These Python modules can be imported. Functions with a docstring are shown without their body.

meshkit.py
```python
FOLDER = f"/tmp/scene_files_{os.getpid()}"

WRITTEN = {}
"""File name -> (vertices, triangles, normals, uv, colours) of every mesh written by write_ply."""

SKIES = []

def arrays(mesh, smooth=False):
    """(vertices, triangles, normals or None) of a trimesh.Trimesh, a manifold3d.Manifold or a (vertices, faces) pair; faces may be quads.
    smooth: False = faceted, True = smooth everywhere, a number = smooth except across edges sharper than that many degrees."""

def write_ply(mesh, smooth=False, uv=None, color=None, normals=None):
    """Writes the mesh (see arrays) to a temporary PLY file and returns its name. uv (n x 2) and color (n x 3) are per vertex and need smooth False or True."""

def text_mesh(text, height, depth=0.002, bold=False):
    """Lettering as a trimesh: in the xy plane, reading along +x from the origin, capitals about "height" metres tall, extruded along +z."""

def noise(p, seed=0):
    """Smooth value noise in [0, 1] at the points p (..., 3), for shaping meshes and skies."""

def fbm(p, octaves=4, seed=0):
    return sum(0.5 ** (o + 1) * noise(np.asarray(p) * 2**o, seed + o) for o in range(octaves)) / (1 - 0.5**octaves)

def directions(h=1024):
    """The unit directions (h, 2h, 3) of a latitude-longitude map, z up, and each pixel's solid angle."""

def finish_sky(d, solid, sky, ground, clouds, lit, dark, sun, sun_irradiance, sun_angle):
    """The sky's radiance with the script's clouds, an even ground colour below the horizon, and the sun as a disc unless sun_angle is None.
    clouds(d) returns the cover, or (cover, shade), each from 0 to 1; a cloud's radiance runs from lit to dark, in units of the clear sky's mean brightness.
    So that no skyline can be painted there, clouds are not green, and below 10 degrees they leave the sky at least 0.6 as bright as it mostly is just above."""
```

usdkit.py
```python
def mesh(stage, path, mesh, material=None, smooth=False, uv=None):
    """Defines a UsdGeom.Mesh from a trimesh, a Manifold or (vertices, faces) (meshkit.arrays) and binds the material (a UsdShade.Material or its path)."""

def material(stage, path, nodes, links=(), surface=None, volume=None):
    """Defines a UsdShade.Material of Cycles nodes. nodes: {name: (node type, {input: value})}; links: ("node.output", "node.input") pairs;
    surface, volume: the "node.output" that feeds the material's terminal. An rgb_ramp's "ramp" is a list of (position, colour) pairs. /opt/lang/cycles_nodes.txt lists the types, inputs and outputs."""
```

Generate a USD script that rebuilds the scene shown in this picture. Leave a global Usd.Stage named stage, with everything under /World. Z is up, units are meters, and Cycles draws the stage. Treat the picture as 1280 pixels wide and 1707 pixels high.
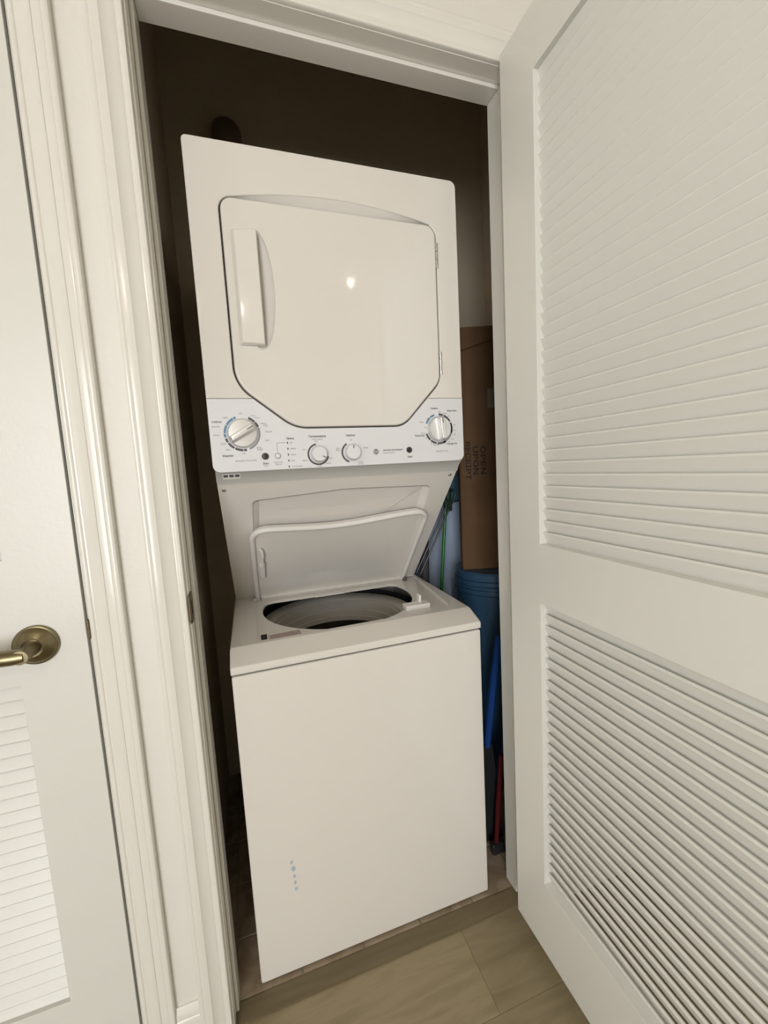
import math, random
import numpy as np
import trimesh, manifold3d, shapely
from shapely.geometry import Polygon, Point, box as sbox
from shapely.ops import unary_union
from pxr import Usd, UsdGeom, UsdLux, UsdShade, Gf, Sdf
import usdkit, meshkit

random.seed(7); rng = np.random.default_rng(7)
stage = Usd.Stage.CreateInMemory()
UsdGeom.SetStageUpAxis(stage, UsdGeom.Tokens.z); UsdGeom.SetStageMetersPerUnit(stage, 1.0)
UsdGeom.Xform.Define(stage, '/World'); UsdGeom.Scope.Define(stage, '/World/Looks')

# ------------------------------------------------------------------ camera, lights, exposure
EYE = np.array([0.06724, -0.90464, 1.1792]); YAW, PITCH, ROLL, FPX = 0.31284, 0.10741, -0.05455, 692.66
EXPOSURE = -0.50
def cam_axes():
    cy, sy, cp, sp = math.cos(YAW), math.sin(YAW), math.cos(PITCH), math.sin(PITCH)
    f = np.array([sy*cp, cy*cp, -sp]); r = np.array([cy, -sy, 0.0]); u = np.cross(r, f)
    c, s = math.cos(ROLL), math.sin(ROLL)
    return c*r + s*u, -s*r + c*u, f
r_, u_, f_ = cam_axes()
cam = UsdGeom.Camera.Define(stage, '/World/camera')
cam.CreateProjectionAttr('perspective')
cam.CreateHorizontalApertureAttr(24.0); cam.CreateVerticalApertureAttr(24.0*1707/1280)
cam.CreateFocalLengthAttr(24.0*FPX/1280); cam.CreateClippingRangeAttr((0.02, 200.0))
cam.CreateExposureAttr(EXPOSURE)
cam.AddTransformOp().Set(Gf.Matrix4d(*r_, 0, *u_, 0, *(-f_), 0, *EYE, 1))

LAMP_B = (0.86, -1.90, 2.46); LAMP_C = (-0.40, -2.50, 2.44)
P_LAMP, P_LAMP_C, P_WIN1, P_FILL_WIN2, P_SKY = 55.0, 85.0, 15.5, 5.6, 0.5
sky = UsdLux.DomeLight.Define(stage, '/World/sky_light'); sky.CreateIntensityAttr(P_SKY); sky.CreateColorAttr((0.75, 0.86, 1.0))
def daylight(name, w, h, power, col, at, rot):
    l = UsdLux.RectLight.Define(stage, '/World/' + name); l.CreateWidthAttr(w); l.CreateHeightAttr(h); l.CreateIntensityAttr(power); l.CreateColorAttr(col)
    l.AddTranslateOp().Set(at); l.AddRotateXYZOp().Set(rot)
daylight('window_daylight', 1.2, 2.15, P_WIN1, (1.0, 0.985, 0.965), (-1.15, -3.72, 1.12), (90, 0, 0))       # shines along +y
daylight('window_daylight_001', 1.5, 1.25, P_FILL_WIN2, (1.0, 0.91, 0.76), (-1.92, -2.10, 1.62), (90, 0, -90))   # added side light for the open door, shines along +x

# ------------------------------------------------------------------ materials
MATS = {}
def mat(name, nodes, links=(), surface='p.BSDF'):
    MATS[name] = usdkit.material(stage, '/World/Looks/' + name, nodes, links, surface=surface); return MATS[name]
def plain(name, col, rough=0.5, metallic=0.0, coat=0.0, **kw):
    return mat(name, {'p': ('principled_bsdf', dict(base_color=col, roughness=rough, metallic=metallic, coat_weight=coat, coat_roughness=0.08, **kw))})
def bumpy(name, col, rough, scale, dist, col2=None, cscale=3.0, coat=0.0):
    nodes = {'g': ('geometry', {}), 'n': ('noise_texture', {'scale': scale, 'detail': 3.0}),
             'b': ('bump', {'distance': dist, 'strength': 0.6}), 'p': ('principled_bsdf', {'base_color': col, 'roughness': rough, 'coat_weight': coat, 'coat_roughness': 0.15})}
    links = [('g.position', 'n.vector'), ('n.fac', 'b.height'), ('b.normal', 'p.normal')]
    if col2 is not None:
        nodes['m'] = ('noise_texture', {'scale': cscale, 'detail': 4.0}); nodes['r'] = ('rgb_ramp', {'ramp': [(0.35, col), (0.65, col2)]})
        links += [('g.position', 'm.vector'), ('m.fac', 'r.fac'), ('r.color', 'p.base_color')]
    return mat(name, nodes, links)
plain('painted_wood', (0.80, 0.785, 0.74), 0.17)
bumpy('painted_door', (0.74, 0.745, 0.71), 0.33, 140, 0.0003)
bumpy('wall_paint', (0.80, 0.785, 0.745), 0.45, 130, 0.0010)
bumpy('ceiling_paint', (0.62, 0.54, 0.42), 0.8, 90, 0.003)  # tan picked to dim and warm light bounced onto the upper wall
bumpy('closet_paint', (0.74, 0.645, 0.50), 0.75, 120, 0.001)  # paint lightened to lift the shade inside the closet
plain('enamel', (0.79, 0.765, 0.725), 0.06)
plain('console_plastic', (0.79, 0.80, 0.83), 0.3)
plain('white_plastic', (0.83, 0.82, 0.80), 0.35)
plain('grey_plastic', (0.52, 0.515, 0.50), 0.4)
plain('tub_plastic', (0.72, 0.69, 0.63), 0.35)
plain('interior_shade', (0.02, 0.02, 0.025), 0.6)  # near-black stands in for the unlit space inside the washer
plain('steel_dark', (0.16, 0.14, 0.11), 0.35, 0.8)
plain('chrome', (0.72, 0.72, 0.72), 0.22, 1.0)
plain('knob_silver', (0.78, 0.775, 0.77), 0.22, 0.6)
plain('print_grey', (0.10, 0.10, 0.11), 0.5)
plain('print_light', (0.28, 0.28, 0.30), 0.5)
plain('print_blue', (0.13, 0.27, 0.42), 0.5)
plain('black_plastic', (0.025, 0.025, 0.027), 0.3)
plain('black_matt', (0.012, 0.012, 0.012), 0.85)
plain('seam_dark', (0.12, 0.11, 0.10), 0.7)
plain('label_pink', (0.52, 0.41, 0.39), 0.6)
plain('label_print', (0.40, 0.31, 0.30), 0.5)
plain('smudge_blue', (0.44, 0.52, 0.62), 0.6)
plain('brass', (0.235, 0.20, 0.12), 0.32, 1.0)
plain('bronze', (0.13, 0.09, 0.05), 0.4, 0.8)
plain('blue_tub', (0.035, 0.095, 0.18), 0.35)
plain('pale_blue', (0.52, 0.64, 0.84), 0.45)
plain('teal', (0.13, 0.29, 0.42), 0.6)
plain('green_pole', (0.03, 0.22, 0.05), 0.35)
plain('green_dark', (0.02, 0.05, 0.03), 0.5)
plain('grey_pole', (0.13, 0.125, 0.14), 0.4)
plain('rod_metal', (0.07, 0.07, 0.085), 0.35)
plain('blue_plastic', (0.008, 0.055, 0.24), 0.35)
plain('red_plastic', (0.09, 0.006, 0.009), 0.4)
plain('duct', (0.20, 0.15, 0.10), 0.6)
plain('tape', (0.20, 0.20, 0.17), 0.4)
plain('ink', (0.015, 0.012, 0.01), 0.7)
plain('lamp_metal', (0.7, 0.68, 0.62), 0.4, 0.6)
plain('grout', (0.30, 0.27, 0.20), 0.9)
plain('subfloor', (0.05, 0.045, 0.035), 0.9)
mat('lamp_glow', {'e': ('emission', {'color': (1.0, 0.84, 0.62), 'strength': P_LAMP})}, surface='e.emission')
mat('lamp_glow_warm', {'e': ('emission', {'color': (1.0, 0.88, 0.72), 'strength': P_LAMP_C})}, surface='e.emission')
mat('pane', {'t': ('transparent_bsdf', {}), 'g': ('glossy_bsdf', {'roughness': 0.02}), 'f': ('fresnel', {'IOR': 1.45}), 'm': ('mix_closure', {})},
    [('f.fac', 'm.fac'), ('t.BSDF', 'm.closure1'), ('g.BSDF', 'm.closure2')], surface='m.closure')
bumpy('cardboard', (0.12, 0.065, 0.03), 0.85, 200, 0.0006, (0.16, 0.088, 0.042), 6.0)  # carton colour darkened to stand in for shade beside the machine
for k, (a, b) in enumerate([((0.24, 0.195, 0.112), (0.325, 0.27, 0.16)), ((0.265, 0.215, 0.125), (0.355, 0.295, 0.18)), ((0.215, 0.175, 0.10), (0.305, 0.25, 0.152))]):
    mat('plank_%s' % 'abc'[k], {'g': ('geometry', {}), 'mp': ('mapping', {'scale': (2.2, 14.0, 1.0), 'location': (k*3.1, k*1.7, 0)}),
        'n': ('noise_texture', {'scale': 1.6, 'detail': 6.0, 'roughness': 0.6, 'distortion': 0.6}), 'r': ('rgb_ramp', {'ramp': [(0.30, a), (0.55, b), (0.75, a)]}),
        'b': ('bump', {'distance': 0.0006, 'strength': 0.4}), 'p': ('principled_bsdf', {'roughness': 0.42})},
        [('g.position', 'mp.vector'), ('mp.vector', 'n.vector'), ('n.fac', 'r.fac'), ('r.color', 'p.base_color'), ('n.fac', 'b.height'), ('b.normal', 'p.normal')])
mat('threshold_wood', {'g': ('geometry', {}), 'mp': ('mapping', {'scale': (2.0, 30.0, 1.0)}), 'n': ('noise_texture', {'scale': 2.0, 'detail': 5.0}),
    'r': ('rgb_ramp', {'ramp': [(0.3, (0.13, 0.10, 0.055)), (0.7, (0.18, 0.14, 0.08))]}), 'p': ('principled_bsdf', {'roughness': 0.45})},
    [('g.position', 'mp.vector'), ('mp.vector', 'n.vector'), ('n.fac', 'r.fac'), ('r.color', 'p.base_color')])
for k, (a, b) in enumerate([((0.26, 0.20, 0.135), (0.40, 0.32, 0.23)), ((0.30, 0.23, 0.155), (0.43, 0.35, 0.26))]):
    mat('tile_%s' % 'ab'[k], {'g': ('geometry', {}), 'n': ('noise_texture', {'scale': 14.0, 'detail': 5.0, 'distortion': 1.2}),
        'r': ('rgb_ramp', {'ramp': [(0.35, a), (0.62, b)]}), 'p': ('principled_bsdf', {'roughness': 0.3})},
        [('g.position', 'n.vector'), ('n.fac', 'r.fac'), ('r.color', 'p.base_color')])

# ------------------------------------------------------------------ scene helpers
USED = {}
def numbered(parent, name):
    k = USED.get((parent, name), 0); USED[(parent, name)] = k + 1
    return name if k == 0 else '%s_%03d' % (name, k)
def pathof(o): return '/World' if o is None else str(o.GetPath())
def setdata(prim, label=None, cat=None, group=None, kind=None):
    for k, v in (('label', label), ('category', cat), ('group', group), ('kind', kind)):
        if v: prim.SetCustomDataByKey(k, v)
def thing(name, label, cat, loc=(0, 0, 0), group=None, kind=None):
    p = '/World/' + numbered('/World', name)
    x = UsdGeom.Xform.Define(stage, p)
    if any(loc): x.AddTranslateOp().Set(Gf.Vec3d(*loc))
    setdata(x.GetPrim(), label, cat, group, kind); ORIGIN[p] = np.array(loc, float)
    return x.GetPrim()
ORIGIN = {}
def obj(name, mesh, m, parent=None, smooth=30, label=None, cat=None, group=None, kind=None):
    """One Mesh prim; vertices are given in world coordinates and moved into the parent thing's frame."""
    pp = pathof(parent); path = pp + '/' + numbered(pp, name)
    top = '/'.join(pp.split('/')[:3])
    if not isinstance(mesh, trimesh.Trimesh):
        mesh = tri(mesh)
    mesh = mesh.copy()
    if parent is not None: mesh.apply_translation(-ORIGIN.get(top, np.zeros(3)))
    g = usdkit.mesh(stage, path, mesh, MATS[m], smooth=smooth)
    setdata(g.GetPrim(), label, cat, group, kind); return g.GetPrim()
def struct(name, mesh, m, label, cat, smooth=30):
    return obj(name, mesh, m, None, smooth, label, cat, None, 'structure')

# ------------------------------------------------------------------ mesh helpers
def tri(man):
    m = man.to_mesh(); return trimesh.Trimesh(m.vert_properties[:, :3], m.tri_verts, process=False)
def man(t):
    t = t.copy(); t.merge_vertices()
    return manifold3d.Manifold(manifold3d.Mesh(np.asarray(t.vertices, np.float32), np.asarray(t.faces, np.uint32)))
def cat_(*ms): return trimesh.util.concatenate([tri(m) if not isinstance(m, trimesh.Trimesh) else m for m in ms])
def bx(x0, x1, y0, y1, z0, z1):
    b = trimesh.creation.box([x1-x0, y1-y0, z1-z0]); b.apply_translation([(x0+x1)/2, (y0+y1)/2, (z0+z1)/2]); return b
def rbox(x0, x1, y0, y1, z0, z1, r=0.004, n=3):
    r = min(r, (x1-x0)/2.001, (y1-y0)/2.001, (z1-z0)/2.001)
    th = np.linspace(0, math.pi/2, n+1); pts = []
    for a in th:
        for b in (th if a < math.pi/2-1e-6 else [0.0]):
            d = np.array([math.cos(a)*math.cos(b), math.cos(a)*math.sin(b), math.sin(a)])*r
            for sx in (-1, 1):
                for sy in (-1, 1):
                    for sz in (-1, 1):
                        c = [x1-r if sx > 0 else x0+r, y1-r if sy > 0 else y0+r, z1-r if sz > 0 else z0+r]
                        pts.append(np.array(c) + d*[sx, sy, sz])
    return trimesh.convex.convex_hull(np.array(pts))
def cyl(p0, p1, r, r2=None, n=28):
    p0, p1 = np.array(p0, float), np.array(p1, float); r2 = r if r2 is None else r2
    L = np.linalg.norm(p1-p0)
    return lathe([(0, 0), (r, 0), (r2, L), (0, L)], p0, p1-p0, n)
def frame_to(axis):
    a = np.array(axis, float); a /= np.linalg.norm(a)
    h = np.array([0, 0, 1.0]) if abs(a[2]) < 0.9 else np.array([1.0, 0, 0])
    x = np.cross(h, a); x /= np.linalg.norm(x); return np.stack([x, np.cross(a, x), a], 1)
def lathe(prof, origin, axis, n=40):
    """prof: (radius, height) pairs from the axis to the axis or open; turned about axis from origin."""
    m = trimesh.creation.revolve(np.array(prof, float), sections=n)
    T = np.eye(4); T[:3, :3] = frame_to(axis); T[:3, 3] = origin; m.apply_transform(T)
    return m
def tube(pts, r, n=10, closed=False):
    pts = np.array(pts, float); N = len(pts)
    rr = np.full(N, r) if np.ndim(r) == 0 else np.array(r)
    V, F = [], []
    T = np.gradient(pts, axis=0) if not closed else np.roll(pts, -1, 0) - np.roll(pts, 1, 0)
    T /= np.linalg.norm(T, axis=1, keepdims=True)
    ref = np.array([0, 0, 1.0]) if abs(T[0][2]) < 0.9 else np.array([1.0, 0, 0])
    u = np.cross(ref, T[0]); u /= np.linalg.norm(u)
    for i in range(N):
        u = u - (u@T[i])*T[i]; u /= np.linalg.norm(u); v = np.cross(T[i], u)
        for k in range(n):
            a = 2*math.pi*k/n; V.append(pts[i] + rr[i]*(math.cos(a)*u + math.sin(a)*v))
    for i in range(N if closed else N-1):
        j = (i+1) % N
        for k in range(n):
            l = (k+1) % n; a, b, c, d = i*n+k, i*n+l, j*n+l, j*n+k
            F += [[a, b, c], [a, c, d]]
    if not closed:
        V += [pts[0], pts[-1]]
        for k in range(n):
            l = (k+1) % n; F += [[len(V)-2, l, k], [len(V)-1, (N-1)*n+k, (N-1)*n+l]]
    return trimesh.Trimesh(np.array(V), np.array(F), process=False)
def fillet(pts, rad, seg=8):
    pts = np.array(pts, float); n = len(pts); out = []
    rad = [rad]*n if np.ndim(rad) == 0 else rad
    for i in range(n):
        p, a, b, r = pts[i], pts[i-1], pts[(i+1) % n], rad[i]
        if r <= 0: out.append(p); continue
        da, db = a-p, b-p; la, lb = np.linalg.norm(da), np.linalg.norm(db); da, db = da/la, db/lb
        ang = math.acos(np.clip(da@db, -1, 1)); t = min(r/math.tan(ang/2), la*0.49, lb*0.49); r = t*math.tan(ang/2)
        bis = da+db; c = p + bis/np.linalg.norm(bis)*r/math.sin(ang/2)
        s, e = p+da*t-c, p+db*t-c
        a0, a1 = math.atan2(s[1], s[0]), math.atan2(e[1], e[0]); d = (a1-a0+math.pi) % (2*math.pi)-math.pi
        for k in range(seg+1): out.append(c + r*np.array([math.cos(a0+d*k/seg), math.sin(a0+d*k/seg)]))
    return np.array(out)
def offset_ring(ring, d):
    """Moves a closed ring inwards by d along its vertex normals (counter-clockwise ring)."""
    ring = np.array(ring); a, b = np.roll(ring, 1, 0), np.roll(ring, -1, 0)
    e1 = ring-a; e2 = b-ring; e1 /= np.maximum(np.linalg.norm(e1, axis=1, keepdims=True), 1e-12); e2 /= np.maximum(np.linalg.norm(e2, axis=1, keepdims=True), 1e-12)
    n = np.stack([-(e1[:, 1]+e2[:, 1]), e1[:, 0]+e2[:, 0]], 1); l = np.maximum(np.linalg.norm(n, axis=1, keepdims=True), 1e-9)
    return ring + n/l*d*(2/l).clip(1, 1.6)
def clean(poly, tol=1e-5):
    return shapely.remove_repeated_points(poly.normalize(), tol)
def slab(poly, y0, y1, r=0.003, n=3, fmap=None):
    """Extrudes a shapely polygon drawn in (x, z) from y0 (front, edges rounded by r) to y1. fmap maps (x, z, y) rows to the world."""
    poly = shapely.geometry.polygon.orient(clean(poly), 1.0)
    rings = [np.array(poly.exterior.coords)[:-1]] + [np.array(h.coords)[:-1] for h in poly.interiors]
    th = np.linspace(0, math.pi/2, n+1) if r > 0 else [0.0]
    V, F, base, front, back = [], [], 0, [], []
    layers = [(0.0, y1)] + [(r*(1-math.cos(t)), y0 + r*(1-math.sin(t))) for t in th]
    for ring in rings:
        N = len(ring)
        for d, y in layers:
            q = offset_ring(ring, d) if d > 1e-9 else ring
            V.append(np.column_stack([q, np.full(N, y)]))
        for k in range(len(layers)-1):
            o = base + k*N
            for i in range(N):
                j = (i+1) % N; F += [[o+i, o+j, o+N+j], [o+i, o+N+j, o+N+i]]
        back.append((base, N)); front.append((base+(len(layers)-1)*N, N)); base += N*len(layers)
    V = np.vstack(V)
    for caps, flip in ((front, False), (back, True)):
        from mapbox_earcut import triangulate_float64
        pts = np.vstack([V[b:b+n_, :2] for b, n_ in caps]); ends = np.cumsum([n_ for _, n_ in caps]).astype(np.uint32)
        idx = np.concatenate([np.arange(b, b+n_) for b, n_ in caps])
        t = idx[triangulate_float64(pts, ends).reshape(-1, 3)]
        F += (t[:, ::-1] if flip else t).tolist()
    P = np.column_stack([V[:, 0], V[:, 2], V[:, 1]]) if fmap is None else fmap(V)
    m = trimesh.Trimesh(P, np.array(F), process=False); m.merge_vertices(); trimesh.repair.fix_normals(m); return m
def prism(prof, axis, a, b):
    """Closed 2-D profile pushed along an axis: axis x -> profile (y, z); y -> (x, z); z -> (x, y)."""
    p = Polygon(prof); m = trimesh.creation.extrude_polygon(p, b-a, engine='earcut'); v = m.vertices.copy(); w = v[:, 2]+a
    m.vertices = {'x': np.column_stack([w, v[:, 0], v[:, 1]]), 'y': np.column_stack([v[:, 0], w, v[:, 1]]), 'z': np.column_stack([v[:, 0], v[:, 1], w])}[axis]
    trimesh.repair.fix_normals(m); return m
def strip(A, B):
    """Quad strip between two equally long rows of points."""
    A, B = np.array(A), np.array(B); n = len(A); i = np.arange(n-1)
    return trimesh.Trimesh(np.vstack([A, B]), np.vstack([np.column_stack([i, i+1, i+1+n]), np.column_stack([i, i+1+n, i+n])]), process=False)

# ------------------------------------------------------------------ main dimensions
XL, XR, ZH = -0.048, 0.672, 2.002           # clear opening of the closet
YW, YB = -0.066, 0.021                      # wall's hall face and closet face
FH = -0.012                                 # hall floor
XG = -0.222                                 # right edge of the neighbouring door
HX0, HX1, HY0, CEIL = -1.80, 1.06, -3.60, 2.50
CC = 3.05                                   # closet ceiling
CX0, CX1, CY1 = -0.098, 1.12, 0.755         # closet inside

# ------------------------------------------------------------------ hall shell
D2L, D2T = XG-0.72, 2.005                   # neighbouring doorway
wf = [bx(HX0-0.1, D2L-0.02, YW, YB, FH-0.1, CEIL), bx(D2L-0.02, XG+0.02, YW, YB, D2T+0.02, CEIL), bx(XG+0.02, XL-0.018, YW, YB, FH-0.1, CEIL),
      bx(XL-0.018, XR+0.025, YW, YB, ZH+0.018, CEIL), bx(D2L-0.2, HX1+0.2, -0.02, YB, CEIL+0.1, CC), bx(XR+0.025, HX1+0.2, YW, YB, FH-0.1, CEIL)]
struct('wall_front', cat_(*wf), 'wall_paint', 'cream painted hall wall around the closet doorway', 'wall')
struct('wall_right', bx(HX1, HX1+0.1, HY0-0.1, YW, FH-0.1, CEIL), 'wall_paint', 'cream hall wall behind the open louvered door', 'wall')
VY0, VY1 = -2.85, -1.35
struct('wall_left', cat_(bx(HX0-0.1, HX0, HY0-0.1, VY0, FH-0.1, CEIL), bx(HX0-0.1, HX0, VY1, YW, FH-0.1, CEIL), bx(HX0-0.1, HX0, VY0, VY1, FH-0.1, 1.0), bx(HX0-0.1, HX0, VY0, VY1, 2.25, CEIL)), 'wall_paint', 'cream hall wall with an added window at the far left end', 'wall')
WX0, WX1, WZ0, WZ1 = -1.75, -0.55, 0.13, 2.25  # lower part of this window added to brighten washer and floor
struct('wall_back', cat_(bx(HX0, WX0, HY0-0.1, HY0, FH-0.1, CEIL), bx(WX1, HX1, HY0-0.1, HY0, FH-0.1, CEIL), bx(WX0, WX1, HY0-0.1, HY0, FH-0.1, WZ0), bx(WX0, WX1, HY0-0.1, HY0, WZ1, CEIL)),
       'wall_paint', 'cream hall wall with the window, opposite the closet', 'wall')
struct('ceiling', bx(HX0-0.1, HX1+0.1, HY0-0.1, YB, CEIL, CEIL+0.1), 'ceiling_paint', 'tan ceiling over the hall', 'ceiling')

struct('ceiling_closet', bx(D2L-0.2, CX1+0.1, YB-0.05, CY1+0.1, CC, CC+0.1), 'closet_paint', 'taupe ceiling inside the closet', 'ceiling')
w1 = thing('window_1', 'white framed window in the hall wall opposite the closet, extended low to brighten the washer', 'window', kind='structure')
fr = [bx(WX0, WX1, HY0-0.08, HY0-0.02, WZ0, WZ0+0.05), bx(WX0, WX1, HY0-0.08, HY0-0.02, WZ1-0.05, WZ1), bx(WX0, WX0+0.05, HY0-0.08, HY0-0.02, WZ0+0.05, WZ1-0.05),
      bx(WX1-0.05, WX1, HY0-0.08, HY0-0.02, WZ0+0.05, WZ1-0.05), bx(WX0+0.05, WX1-0.05, HY0-0.075, HY0-0.025, 1.60, 1.64)]
obj('window_frame', cat_(*fr), 'painted_wood', w1); obj('pane', bx(WX0+0.05, WX1-0.05, HY0-0.053, HY0-0.049, WZ0+0.05, WZ1-0.05), 'pane', w1)

w2 = thing('window_2', 'added unseen window in the left hall wall, lighting the open door', 'window', kind='structure')  # unseen window added to throw side light on the open door
fr = [bx(HX0-0.08, HX0-0.02, VY0, VY1, 1.0, 1.05), bx(HX0-0.08, HX0-0.02, VY0, VY1, 2.20, 2.25), bx(HX0-0.08, HX0-0.02, VY0, VY0+0.05, 1.05, 2.20), bx(HX0-0.08, HX0-0.02, VY1-0.05, VY1, 1.05, 2.20), bx(HX0-0.075, HX0-0.025, VY0+0.05, VY1-0.05, 1.60, 1.64)]
obj('window_frame', cat_(*fr), 'painted_wood', w2); obj('pane', bx(HX0-0.053, HX0-0.049, VY0+0.05, VY1-0.05, 1.05, 2.20), 'pane', w2)

# hall floor: vinyl planks
fl = thing('floor', 'grey-brown wood-look vinyl plank floor of the hall', 'floor', kind='structure')
obj('subfloor', bx(HX0, HX1, HY0, YB, FH-0.06, FH-0.006), 'subfloor', fl)
PW, PL, y, row = 0.178, 1.22, -0.046, 0
while y > HY0+0.02:
    x = HX0 - [0.15, 0.75, 0.42, 1.03][row % 4]; y1 = max(y-PW, HY0)
    while x < HX1:
        a, b = max(x, HX0), min(x+PL, HX1)
        if b-a > 0.05: obj('plank', rbox(a+0.0002, b-0.0002, y1+0.0002, y-0.0002, FH-0.006, FH, 0.0007, 1), 'plank_%s' % 'abc'[rng.integers(3)], fl)
        x += PL
    y -= PW; row += 1
# threshold strip in the doorway
prof = [(-0.048, FH-0.001), (-0.048, FH+0.004), (-0.044, FH+0.0055), (-0.014, 0.0015), (-0.010, 0.0005), (-0.010, -0.02), (-0.048, -0.02)]
struct('trim_1', prism(prof, 'x', XL-0.006, XR+0.006), 'threshold_wood', 'brown wooden threshold strip between plank floor and closet tiles', 'threshold')
# closet floor: tiles
cf = thing('floor_closet', 'brown stone-look ceramic tile floor of the closet', 'floor', kind='structure')
obj('grout_bed', bx(CX0, CX1, -0.010, CY1, -0.03, -0.0015), 'grout', cf)
TP = 0.1515; xs = np.arange(-0.209, CX1, TP); ys = np.arange(-0.030, CY1, TP)
for i, xa in enumerate(xs):
    for j, ya in enumerate(ys):
        a, b, c, d = max(xa+0.0022, CX0), min(xa+TP-0.0022, CX1), max(ya+0.0022, -0.009), min(ya+TP-0.0022, CY1)
        if b-a > 0.01 and d-c > 0.01: obj('tile', rbox(a, b, c, d, -0.012, 0.0, 0.0015, 1), 'tile_%s' % 'ab'[(i*3+j*5+i*j) % 2], cf)
# closet shell
struct('wall_closet_left', bx(CX0-0.1, CX0, YB, CY1+0.1, -0.1, CC), 'closet_paint', 'taupe left wall inside the closet', 'wall')
struct('wall_closet_back', bx(CX0, CX1, CY1, CY1+0.1, -0.1, CC), 'closet_paint', 'taupe back wall inside the closet', 'wall')
struct('wall_closet_right', bx(CX1, CX1+0.1, YB, CY1+0.1, -0.1, CC), 'closet_paint', 'taupe right wall inside the closet', 'wall')
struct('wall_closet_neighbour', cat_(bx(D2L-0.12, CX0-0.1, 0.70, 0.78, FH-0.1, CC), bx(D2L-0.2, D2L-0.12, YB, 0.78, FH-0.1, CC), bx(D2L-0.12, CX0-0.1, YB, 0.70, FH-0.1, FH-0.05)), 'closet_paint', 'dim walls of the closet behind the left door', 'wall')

# ------------------------------------------------------------------ jambs, stops and casings
tj = thing('trim_2', 'cream painted jamb lining the laundry closet doorway', 'door frame', kind='structure')
ST = 0.009
obj('jamb', rbox(XL-0.020, XL-ST+0.002, YW, YB, FH, ZH+0.018, 0.0015, 1), 'painted_wood', tj)
obj('jamb', rbox(XR+ST-0.001, XR+0.026, YW, YB, FH, ZH+0.018, 0.0015, 1), 'painted_door', tj)
obj('head_jamb', rbox(XL-ST+0.002, XR+ST-0.001, YW, YB, ZH+ST, ZH+0.028, 0.0015, 1), 'painted_wood', tj)
SY = YW+0.038
obj('door_stop', rbox(XL-ST+0.002, XL, SY, YB-0.002, 0.0, ZH+ST, 0.002, 2), 'painted_wood', tj)
obj('door_stop', rbox(XR, XR+ST-0.001, SY, YB-0.002, 0.0, ZH+ST, 0.002, 2), 'painted_door', tj)
obj('door_stop', rbox(XL, XR, SY, YB-0.002, ZH, ZH+ST, 0.002, 2), 'painted_wood', tj)
# bronze strike plate on the latch jamb
spx = XL-ST+0.002
sp = slab(Polygon(fillet([(-0.008, 0.905), (0.030, 0.905), (0.030, 0.963), (-0.008, 0.963)], 0.010)).difference(sbox(0.004, 0.921, 0.018, 0.947)), 0, 0.002, 0.0006, 2,
          fmap=lambda V: np.column_stack([spx+0.0022-V[:, 2], YW+V[:, 0], V[:, 1]]))
obj('strike_plate', sp, 'bronze', tj, label='bronze strike plate')
obj('strike_hole', bx(spx-0.004, spx+0.0006, YW+0.004, YW+0.018, 0.921, 0.947), 'seam_dark', tj)

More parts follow.
